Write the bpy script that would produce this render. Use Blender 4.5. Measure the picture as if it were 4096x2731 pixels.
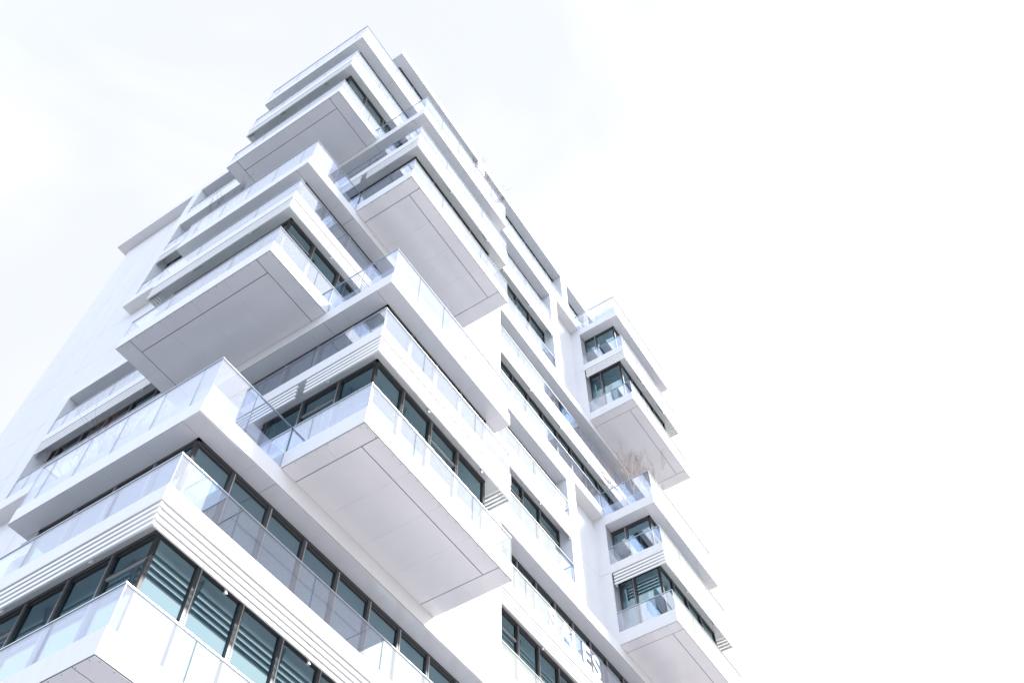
import bpy, bmesh, math, random
from mathutils import Vector, Matrix

# ------------------------------------------------------------------ clear
for o in list(bpy.data.objects):
    bpy.data.objects.remove(o, do_unlink=True)
S = bpy.context.scene
COL = S.collection
random.seed(11)

# ------------------------------------------------------------------ camera
AZ, EL, ROLL, FPX = 0.5565, 0.9970, -0.0225, 3811.99
CAM = Vector((-6.5142, -11.6039, 1.6))
fw = Vector((math.cos(EL) * math.cos(AZ), math.cos(EL) * math.sin(AZ), math.sin(EL)))
rt = fw.cross(Vector((0, 0, 1))).normalized()
dn = -rt.cross(fw)
c_, s_ = math.cos(ROLL), math.sin(ROLL)
R2 = rt * c_ - dn * s_
D2 = rt * s_ + dn * c_
cd = bpy.data.cameras.new("camera")
cam = bpy.data.objects.new("camera", cd)
COL.objects.link(cam)
cam.matrix_world = Matrix(((R2.x, -D2.x, -fw.x, CAM.x), (R2.y, -D2.y, -fw.y, CAM.y),
                           (R2.z, -D2.z, -fw.z, CAM.z), (0, 0, 0, 1)))
cd.sensor_width = 36
cd.lens = FPX / 4096 * 36
cd.clip_start = 0.1
cd.clip_end = 3000
S.camera = cam
S.render.resolution_x, S.render.resolution_y = 1024, 682

# ------------------------------------------------------------------ exposure
S.view_settings.view_transform = 'Standard'
S.view_settings.look = 'None'
S.view_settings.exposure = 0.26
S.view_settings.gamma = 1.0

# ------------------------------------------------------------------ sun
SUN_EL, SUN_AZ = math.radians(44), math.radians(140)      # azimuth clockwise from +Y
sd = Vector((math.cos(SUN_EL) * math.sin(SUN_AZ), math.cos(SUN_EL) * math.cos(SUN_AZ), math.sin(SUN_EL)))
sl = bpy.data.lights.new("sun", 'SUN')
sl.energy = 5.0
sl.angle = math.radians(8.0)
sl.color = (1.0, 0.975, 0.93)
sun = bpy.data.objects.new("sun", sl)
COL.objects.link(sun)
sun.rotation_euler = (-sd).to_track_quat('-Z', 'Y').to_euler()
sun.location = (30, -40, 60)

# ------------------------------------------------------------------ sky: thin bright cloud over a Nishita sky
W = bpy.data.worlds.new("World")
S.world = W
W.use_nodes = True
nt = W.node_tree
nt.nodes.clear()
N, LK = nt.nodes.new, nt.links.new
out = N('ShaderNodeOutputWorld'); bg = N('ShaderNodeBackground')
bg.inputs['Strength'].default_value = 0.1
sky = N('ShaderNodeTexSky'); sky.sky_type = 'NISHITA'; sky.sun_disc = False
sky.sun_elevation = SUN_EL; sky.sun_rotation = SUN_AZ
sky.air_density = 1.2; sky.dust_density = 3.0
tc = N('ShaderNodeTexCoord')
def wdot(vec, off):
    d = N('ShaderNodeVectorMath'); d.operation = 'DOT_PRODUCT'
    LK(tc.outputs['Generated'], d.inputs[0]); d.inputs[1].default_value = vec
    a = N('ShaderNodeMath'); a.operation = 'ADD'
    LK(d.outputs['Value'], a.inputs[0]); a.inputs[1].default_value = off
    return a
CLOUD = 1.02                                         # veil of cloud, brighter behind the camera and towards the sun
def ramp(vec, start, end, top):
    d = wdot(vec, 0.0); m_ = N('ShaderNodeMapRange'); m_.interpolation_type = 'SMOOTHERSTEP'; LK(d.outputs[0], m_.inputs['Value'])
    m_.inputs['From Min'].default_value = start; m_.inputs['From Max'].default_value = end
    m_.inputs['To Min'].default_value = 0.0; m_.inputs['To Max'].default_value = top
    return m_
ry, rx = ramp((0, -1, 0), -0.10, 0.40, 0.72), ramp((-1, 0, 0), -0.05, 0.6, 0.60)
ad = N('ShaderNodeMath'); ad.operation = 'ADD'; LK(ry.outputs[0], ad.inputs[0]); LK(rx.outputs[0], ad.inputs[1])
mx = N('ShaderNodeMath'); mx.operation = 'ADD'; LK(ad.outputs[0], mx.inputs[0]); mx.inputs[1].default_value = CLOUD
nz = N('ShaderNodeTexNoise'); nz.inputs['Scale'].default_value = 3.2; nz.inputs['Detail'].default_value = 4
nz.inputs['Roughness'].default_value = 0.45; nz.inputs['Distortion'].default_value = 0.6
off = N('ShaderNodeVectorMath'); off.operation = 'ADD'; LK(tc.outputs['Generated'], off.inputs[0]); off.inputs[1].default_value = (3.1, 0.4, 1.7)
LK(off.outputs[0], nz.inputs['Vector'])
rp = N('ShaderNodeMapRange'); rp.inputs['From Min'].default_value = 0.36; rp.inputs['From Max'].default_value = 0.62
rp.inputs['To Min'].default_value = 0.0; rp.inputs['To Max'].default_value = 1.0
LK(nz.outputs['Fac'], rp.inputs['Value'])
# thin places of the cloud are a little bluer, thick places white
cr = N('ShaderNodeMix'); cr.data_type = 'RGBA'
LK(rp.outputs[0], cr.inputs[0])
cr.inputs[6].default_value = (0.80, 0.83, 0.905, 1); cr.inputs[7].default_value = (0.985, 0.985, 1.0, 1)
# sun side a touch warmer
ws = wdot((0.75, 0.10, 0.0), -0.27)
wc = N('ShaderNodeMath'); wc.operation = 'MULTIPLY'; wc.use_clamp = True
LK(ws.outputs[0], wc.inputs[0]); wc.inputs[1].default_value = 4.5
wm = N('ShaderNodeMix'); wm.data_type = 'RGBA'; LK(wc.outputs[0], wm.inputs[0])
LK(cr.outputs[2], wm.inputs[6]); wm.inputs[7].default_value = (1.02, 1.015, 0.855, 1)
# bluer where the cloud thins out on the far side from the sun
bs = wdot((-1.6, 0.0, 0.0), 0.05)
bc = N('ShaderNodeMath'); bc.operation = 'MULTIPLY'; bc.use_clamp = True
LK(bs.outputs[0], bc.inputs[0]); bc.inputs[1].default_value = 1.0
bm_ = N('ShaderNodeMix'); bm_.data_type = 'RGBA'; LK(bc.outputs[0], bm_.inputs[0])
LK(wm.outputs[2], bm_.inputs[6]); bm_.inputs[7].default_value = (0.74, 0.84, 1.06, 1)
sc = N('ShaderNodeVectorMath'); sc.operation = 'SCALE'
LK(bm_.outputs[2], sc.inputs[0]); LK(mx.outputs[0], sc.inputs['Scale'])
s10 = N('ShaderNodeVectorMath'); s10.operation = 'SCALE'; LK(sc.outputs[0], s10.inputs[0]); s10.inputs['Scale'].default_value = 10.0
fin = N('ShaderNodeMix'); fin.data_type = 'RGBA'; fin.inputs[0].default_value = 0.93
LK(sky.outputs[0], fin.inputs[6]); LK(s10.outputs[0], fin.inputs[7])
LK(fin.outputs[2], bg.inputs['Color']); LK(bg.outputs[0], out.inputs['Surface'])

# ------------------------------------------------------------------ materials
def principled(name, col, rough=0.5, metal=0.0, spec=0.5, noise=0.0, nscale=1.0, bump=0.0, bscale=60):
    m = bpy.data.materials.new(name); m.use_nodes = True
    t = m.node_tree; b = t.nodes['Principled BSDF']
    b.inputs['Base Color'].default_value = (*col, 1)
    b.inputs['Roughness'].default_value = rough
    b.inputs['Metallic'].default_value = metal
    b.inputs['Specular IOR Level'].default_value = spec
    co = t.nodes.new('ShaderNodeTexCoord')
    if noise:
        n = t.nodes.new('ShaderNodeTexNoise'); n.inputs['Scale'].default_value = nscale; n.inputs['Detail'].default_value = 6
        t.links.new(co.outputs['Object'], n.inputs['Vector'])
        r = t.nodes.new('ShaderNodeMix'); r.data_type = 'RGBA'
        t.links.new(n.outputs['Fac'], r.inputs[0])
        r.inputs[6].default_value = (*[max(0, c * (1 - noise)) for c in col], 1)
        r.inputs[7].default_value = (*[min(1, c * (1 + noise)) for c in col], 1)
        t.links.new(r.outputs[2], b.inputs['Base Color'])
    if bump:
        n = t.nodes.new('ShaderNodeTexNoise'); n.inputs['Scale'].default_value = bscale; n.inputs['Detail'].default_value = 3
        t.links.new(co.outputs['Object'], n.inputs['Vector'])
        bp = t.nodes.new('ShaderNodeBump'); bp.inputs['Strength'].default_value = bump; bp.inputs['Distance'].default_value = 0.01
        t.links.new(n.outputs['Fac'], bp.inputs['Height']); t.links.new(bp.outputs[0], b.inputs['Normal'])
    return m

def weather(m, amount, sc):
    t = m.node_tree; b = t.nodes['Principled BSDF']
    src = b.inputs['Base Color'].links[0].from_socket
    co = t.nodes.new('ShaderNodeTexCoord'); mp = t.nodes.new('ShaderNodeMapping'); mp.inputs['Scale'].default_value = (sc, sc, sc * 0.06)
    t.links.new(co.outputs['Object'], mp.inputs['Vector'])
    n = t.nodes.new('ShaderNodeTexNoise'); n.inputs['Scale'].default_value = 1.0; n.inputs['Detail'].default_value = 8; n.inputs['Roughness'].default_value = 0.65
    t.links.new(mp.outputs[0], n.inputs['Vector'])
    r = t.nodes.new('ShaderNodeMapRange'); r.inputs['From Min'].default_value = 0.3; r.inputs['From Max'].default_value = 0.7
    r.inputs['To Min'].default_value = 1 - amount; r.inputs['To Max'].default_value = 1.0
    t.links.new(n.outputs['Fac'], r.inputs['Value'])
    v = t.nodes.new('ShaderNodeVectorMath'); v.operation = 'SCALE'
    t.links.new(src, v.inputs[0]); t.links.new(r.outputs[0], v.inputs['Scale'])
    t.links.new(v.outputs[0], b.inputs['Base Color'])

def glass(name, tint, f0, gcol=(1, 1, 1), boost=1.0):
    """architectural glass: tinted see-through mixed with a mirror by angle (same from both sides)"""
    m = bpy.data.materials.new(name); m.use_nodes = True
    t = m.node_tree; t.nodes.clear()
    o = t.nodes.new('ShaderNodeOutputMaterial'); mix = t.nodes.new('ShaderNodeMixShader')
    tr = t.nodes.new('ShaderNodeBsdfTransparent'); tr.inputs[0].default_value = (*tint, 1)
    gl = t.nodes.new('ShaderNodeBsdfGlossy'); gl.inputs['Roughness'].default_value = 0.0; gl.inputs[0].default_value = (*gcol, 1)
    lw = t.nodes.new('ShaderNodeLayerWeight'); lw.inputs['Blend'].default_value = 0.5
    p = t.nodes.new('ShaderNodeMath'); p.operation = 'POWER'; t.links.new(lw.outputs['Facing'], p.inputs[0]); p.inputs[1].default_value = 5
    q = t.nodes.new('ShaderNodeMath'); q.operation = 'MULTIPLY_ADD'; q.use_clamp = True
    t.links.new(p.outputs[0], q.inputs[0]); q.inputs[1].default_value = (1 - f0) * boost; q.inputs[2].default_value = f0
    t.links.new(q.outputs[0], mix.inputs[0]); t.links.new(tr.outputs[0], mix.inputs[1]); t.links.new(gl.outputs[0], mix.inputs[2])
    t.links.new(mix.outputs[0], o.inputs[0])
    return m

M = {}
M['white'] = principled('white_cladding', (0.70, 0.70, 0.705), 0.45, noise=0.025, nscale=0.9, bump=0.05)
M['plaster'] = principled('white_plaster', (0.695, 0.695, 0.705), 0.7, noise=0.03, nscale=0.6, bump=0.12)
weather(M['white'], 0.05, 3.0); weather(M['plaster'], 0.06, 2.2)
M['soffit'] = principled('soffit_panel', (0.665, 0.662, 0.70), 0.14, noise=0.05, nscale=1.3, bump=0.10, bscale=1.1)
M['joint'] = principled('joint_shadow', (0.10, 0.11, 0.12), 0.8)
M['slat'] = principled('white_aluminium', (0.76, 0.76, 0.76), 0.35, noise=0.01)
M['frame'] = principled('bronze_frame', (0.058, 0.061, 0.065), 0.38, metal=0.3, noise=0.12, nscale=3)
M['bead'] = principled('window_bead', (0.36, 0.36, 0.365), 0.5, metal=0.1)
M['seal'] = principled('black_seal', (0.012, 0.013, 0.015), 0.5)
M['pane'] = glass('window_glass', (0.22, 0.46, 0.58), 0.36, (0.70, 0.93, 0.99), 1.0)
M['bal'] = glass('balustrade_glass', (0.91, 0.94, 0.99), 0.25, (0.91, 0.935, 1.0), 1.08)
M['edge'] = principled('glass_edge_rail_shadow', (0.17, 0.23, 0.29), 0.25)
M['rail'] = principled('steel_rail', (0.70, 0.71, 0.72), 0.22, metal=0.85)
M['inner'] = principled('interior_paint', (0.45, 0.46, 0.46), 0.8, noise=0.03)
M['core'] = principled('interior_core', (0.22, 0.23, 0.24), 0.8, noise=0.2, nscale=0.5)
M['curtain'] = principled('curtain_cloth', (0.62, 0.62, 0.60), 0.9, noise=0.15, nscale=8)
M['blue'] = principled('blue_furniture', (0.03, 0.16, 0.42), 0.5)
M['bark'] = principled('pale_bark', (0.48, 0.42, 0.37), 0.8, noise=0.35, nscale=18)
M['twig'] = principled('red_brown_twig', (0.30, 0.20, 0.18), 0.8, noise=0.3, nscale=9)
M['rtwig'] = principled('russet_twig', (0.13, 0.065, 0.05), 0.8, noise=0.3, nscale=9)
M['dtwig'] = principled('dark_twig', (0.03, 0.026, 0.024), 0.8, noise=0.3, nscale=9)
M['letter'] = principled('white_lettering', (0.85, 0.85, 0.85), 0.5)
M['bracket'] = principled('bracket_metal', (0.50, 0.50, 0.50), 0.4, metal=0.2)
M['soil'] = principled('planting_soil', (0.05, 0.035, 0.025), 0.95, noise=0.4, nscale=20)

# ground: pale stone paving
g = principled('plaza_paving', (0.42, 0.40, 0.39), 0.85, noise=0.12, nscale=0.4)
t = g.node_tree
br = t.nodes.new('ShaderNodeTexBrick'); br.inputs['Scale'].default_value = 1.0
br.inputs['Brick Width'].default_value = 0.9; br.inputs['Row Height'].default_value = 0.6; br.inputs['Mortar Size'].default_value = 0.012
br.inputs['Color1'].default_value = (0.50, 0.455, 0.445, 1); br.inputs['Color2'].default_value = (0.42, 0.385, 0.38, 1); br.inputs['Mortar'].default_value = (0.16, 0.155, 0.15, 1)
gc = t.nodes.new('ShaderNodeTexCoord'); t.links.new(gc.outputs['Object'], br.inputs['Vector'])
t.links.new(br.outputs['Color'], t.nodes['Principled BSDF'].inputs['Base Color'])
M['plaza'] = g
M['ground'] = principled('pale_ground', (0.25, 0.255, 0.26), 0.9, noise=0.2, nscale=0.05)

# ------------------------------------------------------------------ mesh helpers
class MB:
    def __init__(s): s.v, s.f, s.m, s.mats = [], [], [], []
    def mi(s, mat):
        if mat not in s.mats: s.mats.append(mat)
        return s.mats.index(mat)
    def box(s, x0, x1, y0, y1, z0, z1, mat):
        if x1 - x0 < 1e-5 or y1 - y0 < 1e-5 or z1 - z0 < 1e-5: return s
        i = len(s.v); k = s.mi(mat)
        s.v += [(x0, y0, z0), (x1, y0, z0), (x1, y1, z0), (x0, y1, z0), (x0, y0, z1), (x1, y0, z1), (x1, y1, z1), (x0, y1, z1)]
        s.f += [(i, i + 3, i + 2, i + 1), (i + 4, i + 5, i + 6, i + 7), (i, i + 1, i + 5, i + 4), (i + 1, i + 2, i + 6, i + 5), (i + 2, i + 3, i + 7, i + 6), (i + 3, i, i + 4, i + 7)]
        s.m += [k] * 6
        return s
    def prism(s, poly, y0, y1, mat, axis='y'):
        """poly in (a, z), extruded along axis"""
        i = len(s.v); n = len(poly); k = s.mi(mat)
        for yy in (y0, y1):
            for a, z in poly: s.v.append((a, yy, z) if axis == 'y' else (yy, a, z))
        s.f.append(tuple(range(i, i + n))); s.f.append(tuple(range(i + 2 * n - 1, i + n - 1, -1)))
        for j in range(n):
            s.f.append((i + j, i + n + j, i + n + (j + 1) % n, i + (j + 1) % n))
        s.m += [k] * (n + 2)
        return s
    def tube(s, p0, p1, r0, r1, mat, n=5):
        p0, p1 = Vector(p0), Vector(p1); d = (p1 - p0)
        if d.length < 1e-6: return s
        d.normalize(); a = d.orthogonal().normalized(); b = d.cross(a); i = len(s.v); k = s.mi(mat)
        for p, r in ((p0, r0), (p1, r1)):
            for j in range(n):
                w = 2 * math.pi * j / n
                s.v.append(tuple(p + a * (r * math.cos(w)) + b * (r * math.sin(w))))
        for j in range(n):
            s.f.append((i + j, i + (j + 1) % n, i + n + (j + 1) % n, i + n + j))
        s.m += [k] * n
        return s
    def build(s, name, parent=None, loc=None, fix=False):
        me = bpy.data.meshes.new(name)
        vs = s.v
        if loc: vs = [(x - loc[0], y - loc[1], z - loc[2]) for x, y, z in vs]
        me.from_pydata(vs, [], s.f)
        for mt in s.mats: me.materials.append(mt)
        me.polygons.foreach_set('material_index', s.m)
        if fix:
            bm = bmesh.new(); bm.from_mesh(me); bmesh.ops.recalc_face_normals(bm, faces=bm.faces); bm.to_mesh(me); bm.free()
        me.update()
        o = bpy.data.objects.new(name, me); COL.objects.link(o)
        if loc: o.location = loc
        if parent: o.parent = parent
        return o

def tag(o, label, cat, group=None):
    o['label'] = label; o['category'] = cat
    if group: o['group'] = group
    return o

# ------------------------------------------------------------------ ground
gm = MB(); gm.box(-1500, 1500, -1500, 1500, -0.3, 0.0, M['ground'])
o = gm.build('ground'); o['kind'] = 'structure'
gm = MB(); gm.box(-1.5, 60, -45, 50, 0.0, 0.02, M['plaza'])
o = gm.build('pavement'); o['kind'] = 'structure'

# ------------------------------------------------------------------ the tower
T = bpy.data.objects.new('apartment_tower', None); COL.objects.link(T)
tag(T, 'white apartment tower with stacked projecting glass balconies and ribbon windows', 'building')

Z0, PITCH = 11.2234, 6.6
L = [Z0 + PITCH * k for k in range(5)]
FA, GT = 0.547, 1.464                       # box floor edge, top of its glass
def lev(k):                                  # z of: floor bottom/top, mid bottom/top, top bottom/top
    b = L[k]
    if k < 4: return b, b + FA, b + 3.443, b + 3.869, b + 6.098, b + 6.6
    return b, b + FA, b + 4.139, b + 4.634, b + 7.524, b + 8.048
ROOF = 49.45
EV = (0, 2, 4)
PX = 2.36                                    # plane of the left face of the main body; y = 0 is the right face
BX0, BX1, BY = 2.36, 8.17, -2.333            # boxes on the right face near the corner
AY1 = 5.76                                   # far end of the boxes on the left face
GX0, GX1 = 19.046, 24.9                      # boxes at the far end of the right face
P1 = 1.18                                    # cladding and window module

W_ = M['white']
def slab(name, z0, z1, rects):
    m = MB()
    for (a, b, c, d) in rects: m.box(a, b, c, d, z0, z1, W_)
    return m.build(name, T)

def INT(k):
    if k in (2, 4): return [(2.86, 16.67, 0.5, 13.4), (16.67, 19.56, 0.72, 13.4), (19.56, 24.4, 0.5, 13.4), (3.1, 24.4, 13.4, 19.0)]
    if k == 0: return [(2.86, 24.4, 0.5, 13.4), (3.1, 24.4, 13.4, 19.0)]
    return [(2.86, 24.4, 0.5, 10.9), (3.1, 24.4, 10.9, 19.0)]
for k in range(5):
    f0, f1, m0, m1, t0, t1 = lev(k)
    if k in EV:
        g2 = k in (2, 4)
        xr = 16.67 if g2 else GX1
        fl = [(0, PX, 0, AY1), (PX, xr, 0, 0.5), (PX, 2.86, AY1, 13.95), (PX, 2.86, 0.5, AY1)] + INT(k)
        if g2: fl.append((GX0, GX1, BY, 0.5))
        slab('floor_slab', f0, f1, fl)
        mi = [(0, PX, 0, AY1), (PX, 16.0, 0, 0.5), (PX, 2.86, AY1, 13.4), (PX, 2.86, 0.5, AY1)] + INT(k)
        if g2: mi.append((GX0, GX1, BY, -0.03))
        slab('floor_slab', m0, m1, mi)
        tp = [(0, PX, 0, AY1), (PX, xr, 0, 0.5), (PX, 2.86, AY1, 13.95), (PX, 2.86, 0.5, AY1)] + INT(k)
        if g2: tp.append((GX0, GX1, BY, 0.5))
        slab('floor_slab', t0, t1, tp)
    else:
        slab('floor_slab', f0, f1, [(BX0, BX1, BY, 0), (PX, GX1, 0, 0.5), (PX, 2.86, 0.5, 10.9)] + INT(k))
        slab('floor_slab', m0, m1, [(BX0, BX1, BY, 0), (PX, 7.6, 0, 0.5), (11.24, 24.4, 0, 0.5), (PX, 2.86, 0.5, 10.4)] + INT(k))
        slab('floor_slab', t0, t1, [(BX0, BX1, BY, 0), (PX, GX1, 0, 0.5), (PX, 2.86, 0.5, 10.9)] + INT(k))
ETOP = lev(4)[5]
PTOP = ETOP + 0.70
slab('parapet', ETOP, PTOP, [(PX, GX1, 0, 0.5), (PX, 2.86, 0.5, 13.95)])
slab('roof_slab', ROOF, ROOF + 0.62, [(PX, GX1, 0, 0.5), (PX, 2.86, 0.5, 19.75), (2.86, GX1, 0.5, 19.75)])

# solid walls ---------------------------------------------------------------
def wall(*boxes, mat=None, name='wall'):
    m = MB()
    for b in boxes: m.box(*b, mat or M['plaster'])
    return m.build(name, T)
def panelled(name, x0, x1, y0, y1, z0, z1, axis, cuts, zcuts, face, mat=None):
    """wall clad in panels with fine open joints; face: outward side of the wall ('-x' or '-y')"""
    m = MB(); g_ = 0.006; mat = mat or M['plaster']
    if face == '-y': m.box(x0, x1, y0 + 0.02, y1, z0, z1, M['bead'])
    else: m.box(x0 + 0.02, x1, y0, y1, z0, z1, M['bead'])
    a0, a1 = (x0, x1) if face == '-y' else (y0, y1)
    cs = [a0] + [c for c in cuts if a0 < c < a1] + [a1]
    zs = [z0] + [c for c in zcuts if z0 < c < z1] + [z1]
    for i in range(len(cs) - 1):
        for j in range(len(zs) - 1):
            p, q = cs[i] + (g_ if i else 0), cs[i + 1] - (g_ if i < len(cs) - 2 else 0)
            r, s = zs[j] + (g_ if j else 0), zs[j + 1] - (g_ if j < len(zs) - 2 else 0)
            if face == '-y': m.box(p, q, y0, y0 + 0.018, r, s, mat)
            else: m.box(x0, x0 + 0.018, p, q, r, s, mat)
    return m.build(name, T)

MIDS = [lev(k)[2] + 0.2 for k in range(5)] + [L[k] for k in range(5)]
# recessed bay between the grid and the far boxes, piers, solid part beside the near boxes
for k in (2, 4):
    f0, f1, m0, m1, t0, t1 = lev(k)
    panelled('wall', 16.67, GX0, 0.5, 0.72, f0, t1, 'x', (17.68,), (m0 + 0.05,), '-y')
for k in EV:
    f0, f1, m0, m1, t0, t1 = lev(k)
    wall((16.0, 16.67, 0, 0.5, f1, t0), name='pier')
    wall((PX, 2.86, 13.4, 13.95, f1, t0), name='pier')
    wall((PX, 2.86, 5.30, 5.90, f1, m0), (PX, 2.86, 5.30, 5.90, m1, t0), name='pier')
    if k in (2, 4):
        panelled('wall', GX0, GX0 + 0.5, -0.03, 0.5, f1, t0, 'y', (), (m0 + 0.05,), '-x')
        wall((24.4, GX1, -0.03, 0.5, f1, t0), name='pier')
for k in (1, 3):
    f0, f1, m0, m1, t0, t1 = lev(k)
    panelled('wall', 7.6, 11.24, 0, 0.5, f1, t0, 'x', (9.95, 10.72), (m0 + 0.2,), '-y')
    wall((24.4, GX1, 0, 0.5, f1, t0), name='pier')
    wall((PX, 2.86, 10.4, 10.9, f1, t0), name='pier')
    panelled('wall', 2.86, 3.1, 10.9, 13.95, f0, t1, 'y', (12.4,), MIDS, '-x')
for xa in (9.14, 17.53):
    wall((xa, xa + 0.61, 0, 0.5, PTOP, ROOF), name='pier')
wall((24.3, GX1, 0, 0.5, PTOP, ROOF), name='pier')
wall((PX, 2.86, 13.4, 14.0, PTOP, ROOF), name='pier')
panelled('wall', 2.86, 3.1, 13.95, 19.3, 0.0, ROOF, 'y', (15.75, 17.5), sorted(MIDS + [ETOP, 4.6, 8.0]), '-x')
wall((3.1, GX1, 19.0, 19.3, 0.0, ROOF), (24.6, GX1, 0.5, 19.0, 0.0, ROOF), name='wall')
wall((PX, GX1, 0.0, 0.5, 0.0, L[0]), (PX, 2.86, 0.5, 13.95, 0.0, L[0]), name='wall')
# interior core
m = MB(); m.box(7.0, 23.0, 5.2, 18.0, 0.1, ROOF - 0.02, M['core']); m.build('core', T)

# soffit panels -------------------------------------------------------------
def soffit(z, panels, back, gap=0.0):
    m = MB()
    for (a, b, c, d) in back: m.box(a, b, c, d, z - 0.006, z - 0.002, M['joint'])
    for (a, b, c, d) in panels: m.box(a, b, c, d, z - 0.022, z - 0.008, M['soffit'])
    if gap:                          # row of fixings along the outer edges
        a, b, c, d = back[0]
        def dot(x, y): m.box(x - 0.008, x + 0.008, y - 0.008, y + 0.008, z - 0.0245, z - 0.0221, M['seal'])
        n = int((b - a) / 0.3)
        for i in range(n): dot(a + 0.15 + 0.3 * i, c + 0.045)
        n = int((d - c) / 0.3)
        for i in range(n): dot(a + 0.045, c + 0.15 + 0.3 * i)
    return m.build('soffit', T)
def split(a, b, cuts, g_):
    cs = [a] + sorted(c for c in cuts if a + .05 < c < b - .05) + [b]
    return [(cs[i] + (g_ if i else 0), cs[i + 1] - (g_ if i < len(cs) - 2 else 0)) for i in range(len(cs) - 1)]
BG, SG = 0.011, 0.0013           # half width of wide and fine joints
E_ = 0.02
def box_soffit(z, x0, x1, y0, y1, kind):
    """big underside of a two storey box: border strips with wide joints and a field with fine joints"""
    ps = []
    if kind == 'A':               # long in y; border along x0 (0.5) and both ends in y
        ca, cb = y0 + 0.5, y1 - 0.56
        xs = x0 + 0.49
        fine = [ca + P1 * i for i in range(1, 5)]
        for (p, q) in ((y0 + E_, ca - BG), (cb + BG, y1 - E_)):
            for (a, b) in split(x0 + E_, x1 - 0.005, (x0 + 1.21,), SG): ps.append((a, b, p, q))
        for (p, q) in split(ca + BG, cb - BG, fine, SG):
            ps.append((x0 + E_, xs - BG, p, q)); ps.append((xs + BG, x1 - 0.005, p, q))
    else:                         # long in x; border along y0 (0.47) and both ends in x
        ca, cb = x0 + 0.49, x1 - 0.58
        ys = y0 + 0.47
        fine = [ca + P1 * i for i in range(1, 5)]
        for (p, q) in ((x0 + E_, ca - BG), (cb + BG, x1 - E_)):
            for (a, b) in split(y0 + E_, y1 - 0.005, (y0 + 1.13,), SG): ps.append((p, q, a, b))
        for (p, q) in split(ca + BG, cb - BG, fine, SG):
            ps.append((p, q, y0 + E_, ys - BG)); ps.append((p, q, ys + BG, y1 - 0.005))
    return soffit(z, ps, [(x0 + 0.01, x1 - 0.003, y0 + 0.01, y1 - 0.003)], 1)
for k in range(5):
    if k in EV: box_soffit(L[k], 0, PX, 0, AY1, 'A')
    else: box_soffit(L[k], BX0, BX1, BY, 0, 'B')
    if k in (2, 4): box_soffit(L[k], GX0, GX1, BY, 0, 'B')
def ring(z, strips):
    """narrow soffit strips (x0,x1,y0,y1,axis,start)"""
    ps, bk = [], []
    for (a, b, c, d, ax, st) in strips:
        bk.append((a + 0.004, b - 0.004, c + 0.004, d - 0.004))
        cuts = [st + P1 * i for i in range(0, 30)]
        if ax == 'x':
            for (p, q) in split(a + 0.006, b - 0.006, cuts, 0.0018): ps.append((p, q, c + 0.012, d - 0.004))
        else:
            for (p, q) in split(c + 0.006, d - 0.006, cuts, 0.0018): ps.append((a + 0.012, b - 0.004, p, q))
    return soffit(z, ps, bk)
for k in range(5):
    t0 = lev(k)[4]
    if k in EV:
        st = [(0, PX, 0, 0.5, 'x', 1.71), (PX, 16.0, 0, 0.5, 'x', 1.71 + P1), (0, 0.5, 0.5, AY1, 'y', 0.51 + P1), (0.5, PX, 5.28, AY1, 'x', 9), (PX, 2.86, 5.9, 13.4, 'y', 0.51 + P1)]
        if k in (2, 4): st += [(GX0, GX1, BY, BY + 0.5, 'x', GX0 + 1.7), (GX0, GX0 + 0.5, BY + 0.5, -0.03, 'y', BY + 1.2)]
    else:
        st = [(BX0, BX1, BY, BY + 0.5, 'x', 2.9), (BX0, 2.86, BY + 0.5, 0, 'y', -0.65), (7.65, BX1, BY + 0.5, 0, 'y', 9), (11.24, 24.4, 0, 0.5, 'x', 2.9), (PX, 2.86, 0, 10.4, 'y', 0.53)]
    ring(t0, st)
ring(ROOF, [(PX, 9.14, 0, 0.5, 'x', 2.36 + 2 * P1), (9.75, 17.53, 0, 0.5, 'x', 11.6), (18.14, 24.3, 0, 0.5, 'x', 19.5), (PX, 2.86, 0.5, 13.4, 'y', 1.7), (PX, 2.86, 14.0, 19.74, 'y', 15.7)])

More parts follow.
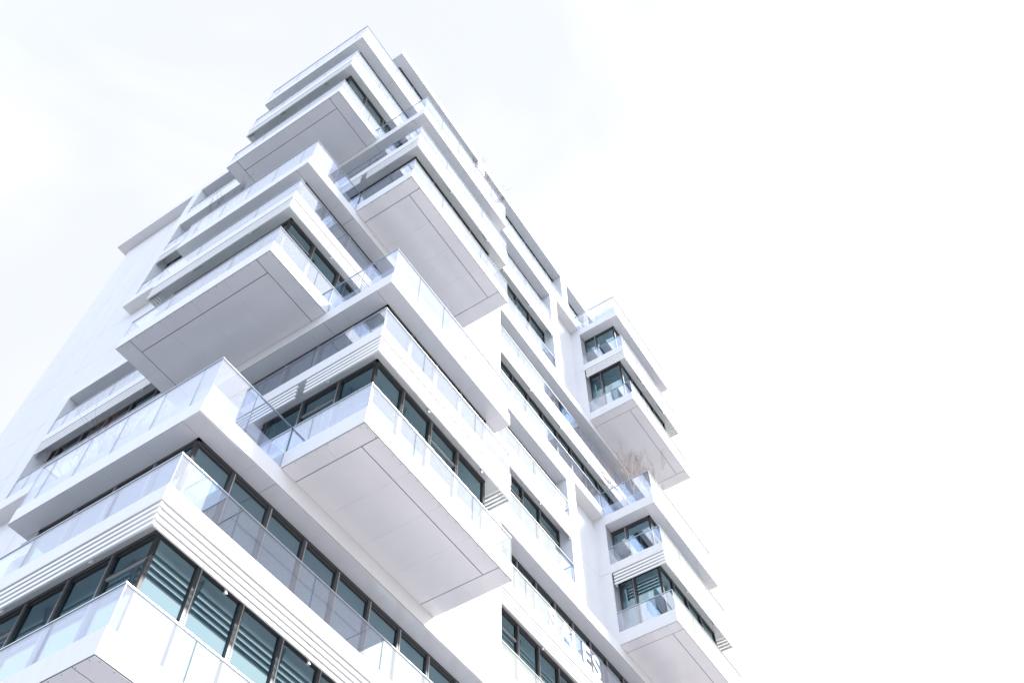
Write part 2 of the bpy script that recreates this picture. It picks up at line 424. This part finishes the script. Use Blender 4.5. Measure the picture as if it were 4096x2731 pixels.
# ribbon windows -------------------------------------------------------------
rw = random.Random(5)
def ribbon(axis, plane, a0, a1, z0, z1, first, side=1, corner0=False, corner1=False, transom=0.45, mull=True):
    """a storey high ribbon of windows. axis 'x': runs along x on plane y, facing -y; 'y': runs along y on plane x, facing -x.
    side=-1 turns the facing round. Frame is the part, each pane a sub-part."""
    fr = MB()
    def bx(m, a, b, d0, d1, z_0, z_1, mat):
        p, q = (plane + d0, plane + d1) if side > 0 else (plane - d1, plane - d0)
        if axis == 'x': m.box(a, b, p, q, z_0, z_1, mat)
        else: m.box(p, q, a, b, z_0, z_1, mat)
    e = 0.004
    z0 += e; z1 -= e
    bx(fr, a0, a1, 0.0, 0.10, z1 - 0.10, z1, M['frame'])             # head
    bx(fr, a0, a1, 0.022, 0.10, z1 - 0.17, z1 - 0.10, M['frame'])
    bx(fr, a0, a1, 0.0, 0.10, z0, z0 + 0.09, M['frame'])             # sill
    cuts = [c for c in (first + P1 * i for i in range(-3, 30)) if a0 + 0.25 < c < a1 - 0.25] if mull else []
    if not corner0: bx(fr, a0, a0 + 0.07, 0.002, 0.10, z0 + 0.09, z1 - 0.17, M['frame'])
    else: bx(fr, a0 + 0.002, a0 + 0.035, 0.005, 0.09, z0 + 0.09, z1 - 0.17, M['seal'])
    if not corner1: bx(fr, a1 - 0.07, a1, 0.002, 0.10, z0 + 0.09, z1 - 0.17, M['frame'])
    else: bx(fr, a1 - 0.035, a1 - 0.002, 0.005, 0.09, z0 + 0.09, z1 - 0.17, M['seal'])
    for c in cuts:
        bx(fr, c - 0.095, c - 0.014, -0.012, 0.09, z0 + 0.09, z1 - 0.10, M['frame'])
        bx(fr, c - 0.014, c + 0.010, -0.022, 0.09, z0 + 0.09, z1 - 0.10, M['bead'])
        bx(fr, c + 0.010, c + 0.045, 0.004, 0.09, z0 + 0.09, z1 - 0.10, M['frame'])
    eds = [a0] + cuts + [a1]
    panes = []
    for i in range(len(eds) - 1):
        p = eds[i] + (0.045 if i else (0.035 if corner0 else 0.07)); q = eds[i + 1] - (0.095 if i < len(eds) - 2 else (0.035 if corner1 else 0.07))
        if q - p > 0.3 and rw.random() < transom and z1 - z0 > 1.5:
            zt = z1 - 0.70
            bx(fr, p + 0.001, q - 0.001, 0.006, 0.085, zt - 0.035, zt + 0.035, M['frame'])
            bx(fr, p + 0.001, q - 0.001, 0.0, 0.08, zt - 0.055, zt - 0.036, M['bead'])
        # slim sash line round the pane
        bx(fr, p + 0.001, q - 0.001, 0.03, 0.08, z1 - 0.205, z1 - 0.171, M['seal'])
        panes.append((p, q))
    F = fr.build('ribbon_window', T)
    for (p, q) in panes:
        pm = MB(); bx(pm, p - 0.01, q + 0.01, 0.045, 0.053, z0 + 0.08, z1 - 0.18, M['pane'])
        pm.build('pane', F)
    return F

for k in range(5):
    f0, f1, m0, m1, t0, t1 = lev(k)
    for (za, zb, low) in ((f1, m0, True), (m1, t0, False)):
        tr = 0.45 if low else 0.0
        if k in EV:
            ribbon('x', 0.5, 0.5, 16.0, za, zb, 0.46 + P1 if k == 0 else 1.64, corner0=True, transom=tr)
            ribbon('y', 0.5, 0.5, 5.28, za, zb, 1.70, corner0=True, transom=tr)
            ribbon('x', 5.28, 0.5, 2.36, za, zb, 1.7, side=-1, transom=0)
            ribbon('y', 2.86, 5.9, 13.4, za, zb, 5.9 + P1, transom=tr)
            if k in (2, 4):
                ribbon('y', GX0 + 0.5, BY + 0.5, -0.03, za, zb, -0.66, corner0=True, transom=0)
                ribbon('x', BY + 0.5, GX0 + 0.5, 24.4, za, zb, GX0 + 0.5 + P1, corner0=True, transom=0)
                ribbon('y', 24.4, BY + 0.5, -0.03, za, zb, -0.66, side=-1, transom=0)
        else:
            ribbon('x', BY + 0.5, 2.86, 7.65, za, zb, 4.0, corner0=True, transom=tr)
            ribbon('y', 2.86, BY + 0.5, 10.4, za, zb, -0.64, corner0=True, transom=tr)
            ribbon('y', 7.65, BY + 0.5, 0.0, za, zb, -0.64, side=-1, transom=0)
            ribbon('x', 0.5, 11.24, 24.4, za, zb, 11.75, transom=tr)
for (a, b) in ((2.86, 9.14), (9.75, 17.53), (18.14, 24.3)):
    ribbon('x', 0.5, a, b, PTOP - 0.6, ROOF, a + P1, corner0=(a < 3), transom=0)
ribbon('y', 2.86, 0.5, 13.4, PTOP - 0.6, ROOF, 1.7, corner0=True, transom=0)

# louvres under the middle floors -------------------------------------------
def louvre(z, runs, brackets):
    """four slats hung below a floor edge; runs: (axis, plane, a0, a1, outward sign); each slat and bracket is a sub-part"""
    base = bpy.data.objects.new('sun_louvre', None); COL.objects.link(base); base.parent = T
    for i in range(4):
        zb = z - 0.060 - 0.158 * i
        m = MB()
        for (ax, pl, a0, a1, s) in runs:
            lo, hi = (pl + 0.012, pl + 0.056) if s < 0 else (pl - 0.056, pl - 0.012)
            h = 0.090
            poly = [(lo + (0.005 if s < 0 else 0), zb), (hi - (0.005 if s > 0 else 0), zb), (hi, zb - 0.008), (hi, zb - h), (lo, zb - h), (lo, zb - 0.008)]
            m.prism(poly, a0, a1, M['slat'], axis='x' if ax == 'x' else 'y')
        m.build('slat', base, fix=True)
    zl = z - 0.060 - 0.158 * 3 - 0.10
    for (ax, pl, a, s) in brackets:
        d = -s; bm = MB()
        def pb(a0, a1, d0, d1, z0, z1):
            lo, hi = min(pl + d * d0, pl + d * d1), max(pl + d * d0, pl + d * d1)
            if ax == 'x': bm.box(a0, a1, lo, hi, z0, z1, M['bracket'])
            else: bm.box(lo, hi, a0, a1, z0, z1, M['bracket'])
        pb(a - 0.022, a + 0.022, 0.062, 0.095, zl - 0.05, z - 0.004)
        pb(a - 0.028, a + 0.028, 0.045, 0.10, zl - 0.080, zl - 0.052)
        tri = [(pl + d * 0.097, zl - 0.03), (pl + d * 0.26, z - 0.06), (pl + d * 0.26, z - 0.005), (pl + d * 0.097, z - 0.005)]
        bm.prism(tri, a - 0.012, a + 0.012, M['bracket'], axis=ax)
        bm.build('bracket', base, fix=True)
# prism axis 'y': poly in (x,z) extruded along y ; axis 'x': poly in (y,z) extruded along x
for k in range(5):
    m0 = lev(k)[2]
    if k in EV:
        runs = [('y', 0.0, 0.0, AY1, -1), ('x', 0.0, 0.062, 16.0, -1), ('x', AY1, 0.062, PX, 1)]
        br = [('y', 0.0, a, -1) for a in (1.55, 3.9)] + [('x', 0.0, a, -1) for a in (2.0, 4.4, 6.8, 9.2, 11.6, 13.9, 15.93)] + [('y', 0.0, AY1 - 0.07, -1)]
        louvre(m0, runs, br)
        louvre(m0, [('y', PX, AY1 + 0.15, 13.4, -1)], [('y', PX, a, -1) for a in (8.3, 10.7, 13.3)])
        if k in (2, 4):
            louvre(m0, [('y', GX0, BY, -0.1, -1), ('x', BY, GX0 + 0.062, GX1, -1), ('y', GX1, BY + 0.062, -0.05, 1)],
                   [('x', BY, a, -1) for a in (20.9, 23.2)] + [('y', GX0, -0.16, -1)])
    else:
        louvre(m0, [('y', BX0, BY, 0.0, -1), ('x', BY, BX0 + 0.062, BX1, -1), ('y', BX1, BY + 0.062, -0.02, 1)],
               [('x', BY, a, -1) for a in (4.5, 6.85)] + [('y', BX0, -0.75, -1)])
        louvre(m0, [('x', 0.0, 11.24, 24.4, -1)], [('x', 0.0, a, -1) for a in (13.6, 16.0, 18.3, 20.7, 23.0)])
        louvre(m0, [('y', PX, 0.3, 10.4, -1)], [('y', PX, a, -1) for a in (1.7, 4.0, 6.4, 8.8)])

# glass balustrades ----------------------------------------------------------
def balustrade(z0, z1, runs):
    """runs: (axis, plane, a0, a1, sign of outward normal, first joint, joint spacing)"""
    m = MB()
    for (ax, pl, a0, a1, s, st, dj) in runs:
        lo, hi = (pl + 0.006, pl + 0.05) if s < 0 else (pl - 0.05, pl - 0.006)
        if ax == 'x': m.box(a0, a1, lo, hi, z1 - 0.022, z1, M['rail']); m.box(a0, a1, lo + 0.004, hi - 0.004, z1 - 0.034, z1 - 0.0225, M['edge'])  # dark strip under the rail is a painted shadow line above the glass
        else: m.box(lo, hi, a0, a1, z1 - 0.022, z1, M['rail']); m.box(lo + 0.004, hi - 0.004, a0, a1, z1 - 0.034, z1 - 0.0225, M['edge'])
    B = m.build('balustrade', T)
    for (ax, pl, a0, a1, s, st, dj) in runs:
        lo, hi = (pl + 0.018, pl + 0.036) if s < 0 else (pl - 0.036, pl - 0.018)
        cuts = [st + dj * i for i in range(-2, 20)]
        for (p, q) in split(a0 + 0.002, a1 - 0.002, cuts, 0.006):
            g_ = MB()
            if ax == 'x': g_.box(p, q, lo, hi, z0 + 0.003, z1 - 0.035, M['bal'])
            else: g_.box(lo, hi, p, q, z0 + 0.003, z1 - 0.035, M['bal'])
            g_.mats.append(M['edge'])
            ends = (3, 5) if ax == 'x' else (2, 4)
            for e in ends: g_.m[e] = 1
            g_.build('glass_panel', B)

J = 2 * P1
for k in range(5):
    f0, f1, m0, m1, t0, t1 = lev(k)
    gz0, gz1 = (f1, f0 + GT)
    mz0, mz1 = (m1, m0 + (1.331 if k < 4 else 1.397))
    tz0, tz1 = (t1, t1 + (GT if k < 4 else 1.455))
    if k in EV:
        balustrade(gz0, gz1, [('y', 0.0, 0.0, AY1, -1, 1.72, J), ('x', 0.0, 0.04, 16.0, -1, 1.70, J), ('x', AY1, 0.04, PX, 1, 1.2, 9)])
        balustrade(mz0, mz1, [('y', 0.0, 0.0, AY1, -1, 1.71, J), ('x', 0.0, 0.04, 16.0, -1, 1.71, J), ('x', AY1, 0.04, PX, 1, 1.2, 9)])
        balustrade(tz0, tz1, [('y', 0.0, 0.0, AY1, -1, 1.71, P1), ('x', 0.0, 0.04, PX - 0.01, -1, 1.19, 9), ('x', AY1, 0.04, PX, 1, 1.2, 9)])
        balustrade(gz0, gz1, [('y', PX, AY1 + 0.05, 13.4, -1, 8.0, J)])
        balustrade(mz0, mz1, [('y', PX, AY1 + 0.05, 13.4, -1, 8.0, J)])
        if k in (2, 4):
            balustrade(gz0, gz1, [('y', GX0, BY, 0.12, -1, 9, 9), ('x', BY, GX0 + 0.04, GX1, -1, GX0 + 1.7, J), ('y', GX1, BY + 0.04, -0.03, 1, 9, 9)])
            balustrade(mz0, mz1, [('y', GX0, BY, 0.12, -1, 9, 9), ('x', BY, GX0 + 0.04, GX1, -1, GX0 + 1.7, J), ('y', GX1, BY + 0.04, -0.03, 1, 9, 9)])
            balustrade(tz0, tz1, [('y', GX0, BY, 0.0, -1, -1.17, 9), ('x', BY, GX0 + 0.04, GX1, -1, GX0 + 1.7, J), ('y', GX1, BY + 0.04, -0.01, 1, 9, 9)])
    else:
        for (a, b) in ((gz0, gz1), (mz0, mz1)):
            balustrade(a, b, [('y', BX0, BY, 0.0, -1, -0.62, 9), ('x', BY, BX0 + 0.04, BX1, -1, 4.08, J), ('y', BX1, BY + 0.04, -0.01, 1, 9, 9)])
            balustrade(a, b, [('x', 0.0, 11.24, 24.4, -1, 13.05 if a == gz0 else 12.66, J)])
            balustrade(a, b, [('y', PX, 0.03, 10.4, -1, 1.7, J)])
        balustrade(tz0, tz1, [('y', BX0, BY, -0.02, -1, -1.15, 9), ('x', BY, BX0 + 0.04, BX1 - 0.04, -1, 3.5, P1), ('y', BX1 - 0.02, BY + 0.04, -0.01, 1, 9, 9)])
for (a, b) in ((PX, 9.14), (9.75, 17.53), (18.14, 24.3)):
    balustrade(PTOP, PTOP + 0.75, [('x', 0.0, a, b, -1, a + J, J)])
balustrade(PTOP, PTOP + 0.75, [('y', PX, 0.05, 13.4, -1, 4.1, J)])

# low planter walls behind the terrace glass ----------------------------------
def planter(z, rects):
    m = MB()
    for (a, b, c, d) in rects: m.box(a, b, c, d, z + 0.002, z + 0.60, W_)
    return m.build('planter_wall', T)
for k in range(5):
    z = lev(k)[5]
    if k in EV:
        planter(z, [(0.10, 0.26, 0.10, AY1 - 0.1), (0.26, PX, 0.10, 0.26)])
        if k in (2, 4): planter(z, [(GX0 + 0.10, GX0 + 0.26, BY + 0.1, -0.002), (GX0 + 0.26, GX1 - 0.1, BY + 0.10, BY + 0.26)])
    else:
        planter(z, [(BX0 + 0.10, BX0 + 0.26, BY + 0.1, -0.002), (BX0 + 0.26, BX1 - 0.12, BY + 0.10, BY + 0.26), (BX1 - 0.28, BX1 - 0.12, BY + 0.26, -0.002)])

# ------------------------------------------------------------------ lettering on a balustrade
SG_Z = lev(1)[3] + 0.06
sign = bpy.data.objects.new('sign', None); COL.objects.link(sign)
sign.location = (14.0, 0.0145, SG_Z)
tag(sign, 'white SALES lettering on the glass balustrade of the recessed balcony', 'sign')
for ch, x in zip('SALES', (14.02, 14.70, 15.42, 16.09, 16.76)):
    fc = bpy.data.curves.new('letter', 'FONT'); fc.body = ch; fc.size = 1.12; fc.extrude = 0.002; fc.offset = 0.028
    fc.materials.append(M['letter'])
    fo = bpy.data.objects.new('letter', fc); COL.objects.link(fo)
    lm = bpy.data.meshes.new_from_object(fo); bpy.data.objects.remove(fo); bpy.data.curves.remove(fc)
    lm.name = 'letter'
    fo = bpy.data.objects.new('letter', lm); COL.objects.link(fo)
    fo.parent = sign
    fo.location = (x - 14.0 - 0.03, 0, 0.0)
    fo.rotation_euler = (math.pi / 2, 0, 0)

# ------------------------------------------------------------------ bare trees and shrubs on the terraces
def grow(tr, br, tw, p, d, ln, r, depth, rnd, mats, zmax, up=0.12, spread=0.5, top=4):
    segs = 3
    pts = [Vector(p)]
    for i in range(segs):
        d = (d + Vector((rnd.uniform(-1, 1), rnd.uniform(-1, 1), rnd.uniform(-0.6, 1) )) * 0.13 + Vector((0, 0, up * 0.3))).normalized()
        q = pts[-1] + d * ln / segs
        if q.z > zmax: d.z = -0.05; d.normalize(); q = pts[-1] + d * ln / segs
        pts.append(q)
    mb = tr if depth >= top else (br if depth >= 2 else tw)
    for i in range(segs):
        mb.tube(pts[i], pts[i + 1], r * (1 - 0.28 * i / segs), r * (1 - 0.28 * (i + 1) / segs), mats[0] if depth >= 3 else mats[1], 6 if depth >= 3 else 3)
    if depth <= 0: return
    n = rnd.choice((2, 3, 3)) if depth > 1 else rnd.choice((2, 3, 4))
    for j in range(n):
        f = 1 if j == 0 else rnd.uniform(0.45, 1)
        idx = f * segs; i = min(int(idx), segs - 1); q = pts[i].lerp(pts[i + 1], idx - i)
        ax = d.orthogonal().normalized(); ax.rotate(Matrix.Rotation(rnd.uniform(0, 6.28), 3, d))
        nd = (d + ax * rnd.uniform(0.35, 1.0) * spread * 1.6 + Vector((0, 0, up))).normalized()
        grow(tr, br, tw, q, nd, ln * rnd.uniform(0.58, 0.82), r * 0.62, depth - 1, rnd, mats, zmax, up, spread, top)

def bare_tree(name, loc, stems, h, r, depth, seed, mats, zmax, label, cat, group=None, up=0.12, spread=0.5):
    rnd = random.Random(seed)
    root = bpy.data.objects.new(name, None); COL.objects.link(root); root.location = loc
    tag(root, label, cat, group)
    for (dx, dy, lean) in stems:
        tr, br, tw = MB(), MB(), MB()
        grow(tr, br, tw, (dx, dy, 0), Vector(lean).normalized(), h, r, depth, rnd, mats, zmax - loc[2], up, spread, depth - 1 if depth > 4 else depth)
        P = tr.build('trunk', root)
        if br.f: br.build('branches', P)
        if tw.f: tw.build('twigs', P)
    return root

z = lev(2)[5] + 0.5
bare_tree('birch_tree', (19.75, -1.55, z),
          [(-0.15, 0.55, (0.10, 0.25, 1)), (-0.05, 0.15, (0.05, 0.12, 1)), (0.1, -0.05, (0.25, 0.0, 1)), (0.25, -0.1, (0.5, -0.05, 1)), (0.15, 0.1, (0.3, 0.2, 1))],
          1.5, 0.030, 6, 3, (M['bark'], M['twig']), 37.4, 'bare multi-stemmed birch rising behind the lower far corner terrace glass', 'tree', up=0.16, spread=0.42)
z = lev(4)[5] + 0.5
bare_tree('birch_tree', (20.4, -1.5, z), [(0, 0, (0.1, 0.1, 1)), (0.1, 0.1, (0.35, -0.1, 1)), (-0.1, 0.3, (-0.1, 0.2, 1))],
          0.9, 0.014, 5, 8, (M['bark'], M['twig']), 60, 'thin bare tree behind glass on the uppermost far terrace', 'tree', up=0.12, spread=0.5)
z = lev(0)[5] + 0.5
for i, (x, y, h, lb) in enumerate(((0.5, 5.05, 0.8, 'leftmost low red-brown shrub above the lowest terrace glass'), (0.55, 4.6, 1.0, 'taller bare shrub second from left on the lowest terrace'),
                                   (0.5, 4.15, 0.9, 'bushy red-brown shrub in the middle of the lowest terrace'), (0.55, 3.75, 0.9, 'rightmost thin shrub on the lowest terrace by the dark window'))):
    bare_tree('shrub', (x, y, z), [(0, 0, (0.1, 0.15, 1)), (0.05, 0.1, (-0.1, 0.4, 1)), (0, -0.1, (0.1, -0.4, 1)), (0.05, -0.2, (0.0, -0.1, 1))], h, 0.010, 4, 20 + i,
              (M['rtwig'], M['rtwig']), 99, lb, 'shrub', 'bare shrubs on the lowest terrace', up=0.2, spread=0.45)
z = lev(2)[5] + 0.5
for i, (x, y, h, lb) in enumerate(((0.5, 3.75, 1.05, 'single dark twig standing right on the middle left terrace'), (0.5, 4.45, 1.45, 'tallest dark bare shrub on the middle left terrace'),
                                   (0.5, 4.9, 1.15, 'tangled dark bare shrub on the middle left terrace'), (0.5, 5.4, 1.0, 'leftmost dark bare shrub on the middle left terrace'))):
    bare_tree('shrub', (x, y, z), [(0, 0, (0.05, 0.15, 1)), (0.05, 0.15, (0, 0.3, 1))], h, 0.010, 4, 40 + i, (M['dtwig'], M['dtwig']), 99, lb, 'shrub', 'dark shrubs on the middle left terrace', up=0.2, spread=0.45)
z = lev(3)[5] + 0.5
for i, (x, h, lb) in enumerate(((5.9, 0.8, 'leftmost sparse twiggy shrub on the upper right terrace'), (6.55, 0.8, 'sparse twiggy shrub second from left on the upper right terrace'),
                                (7.2, 0.8, 'tallest twiggy shrub at the right end of the upper right terrace'), (7.75, 0.6, 'rightmost twiggy shrub at the upper right terrace corner'))):
    bare_tree('shrub', (x, -1.85, z), [(0, 0, (0.2, 0.1, 1)), (0.1, 0.05, (-0.2, -0.1, 1)), (-0.1, 0, (0.3, -0.2, 1))], h, 0.010, 4, 60 + i, (M['dtwig'], M['dtwig']), 99, lb, 'shrub', 'twiggy shrubs on the upper right terrace', up=0.15, spread=0.5)
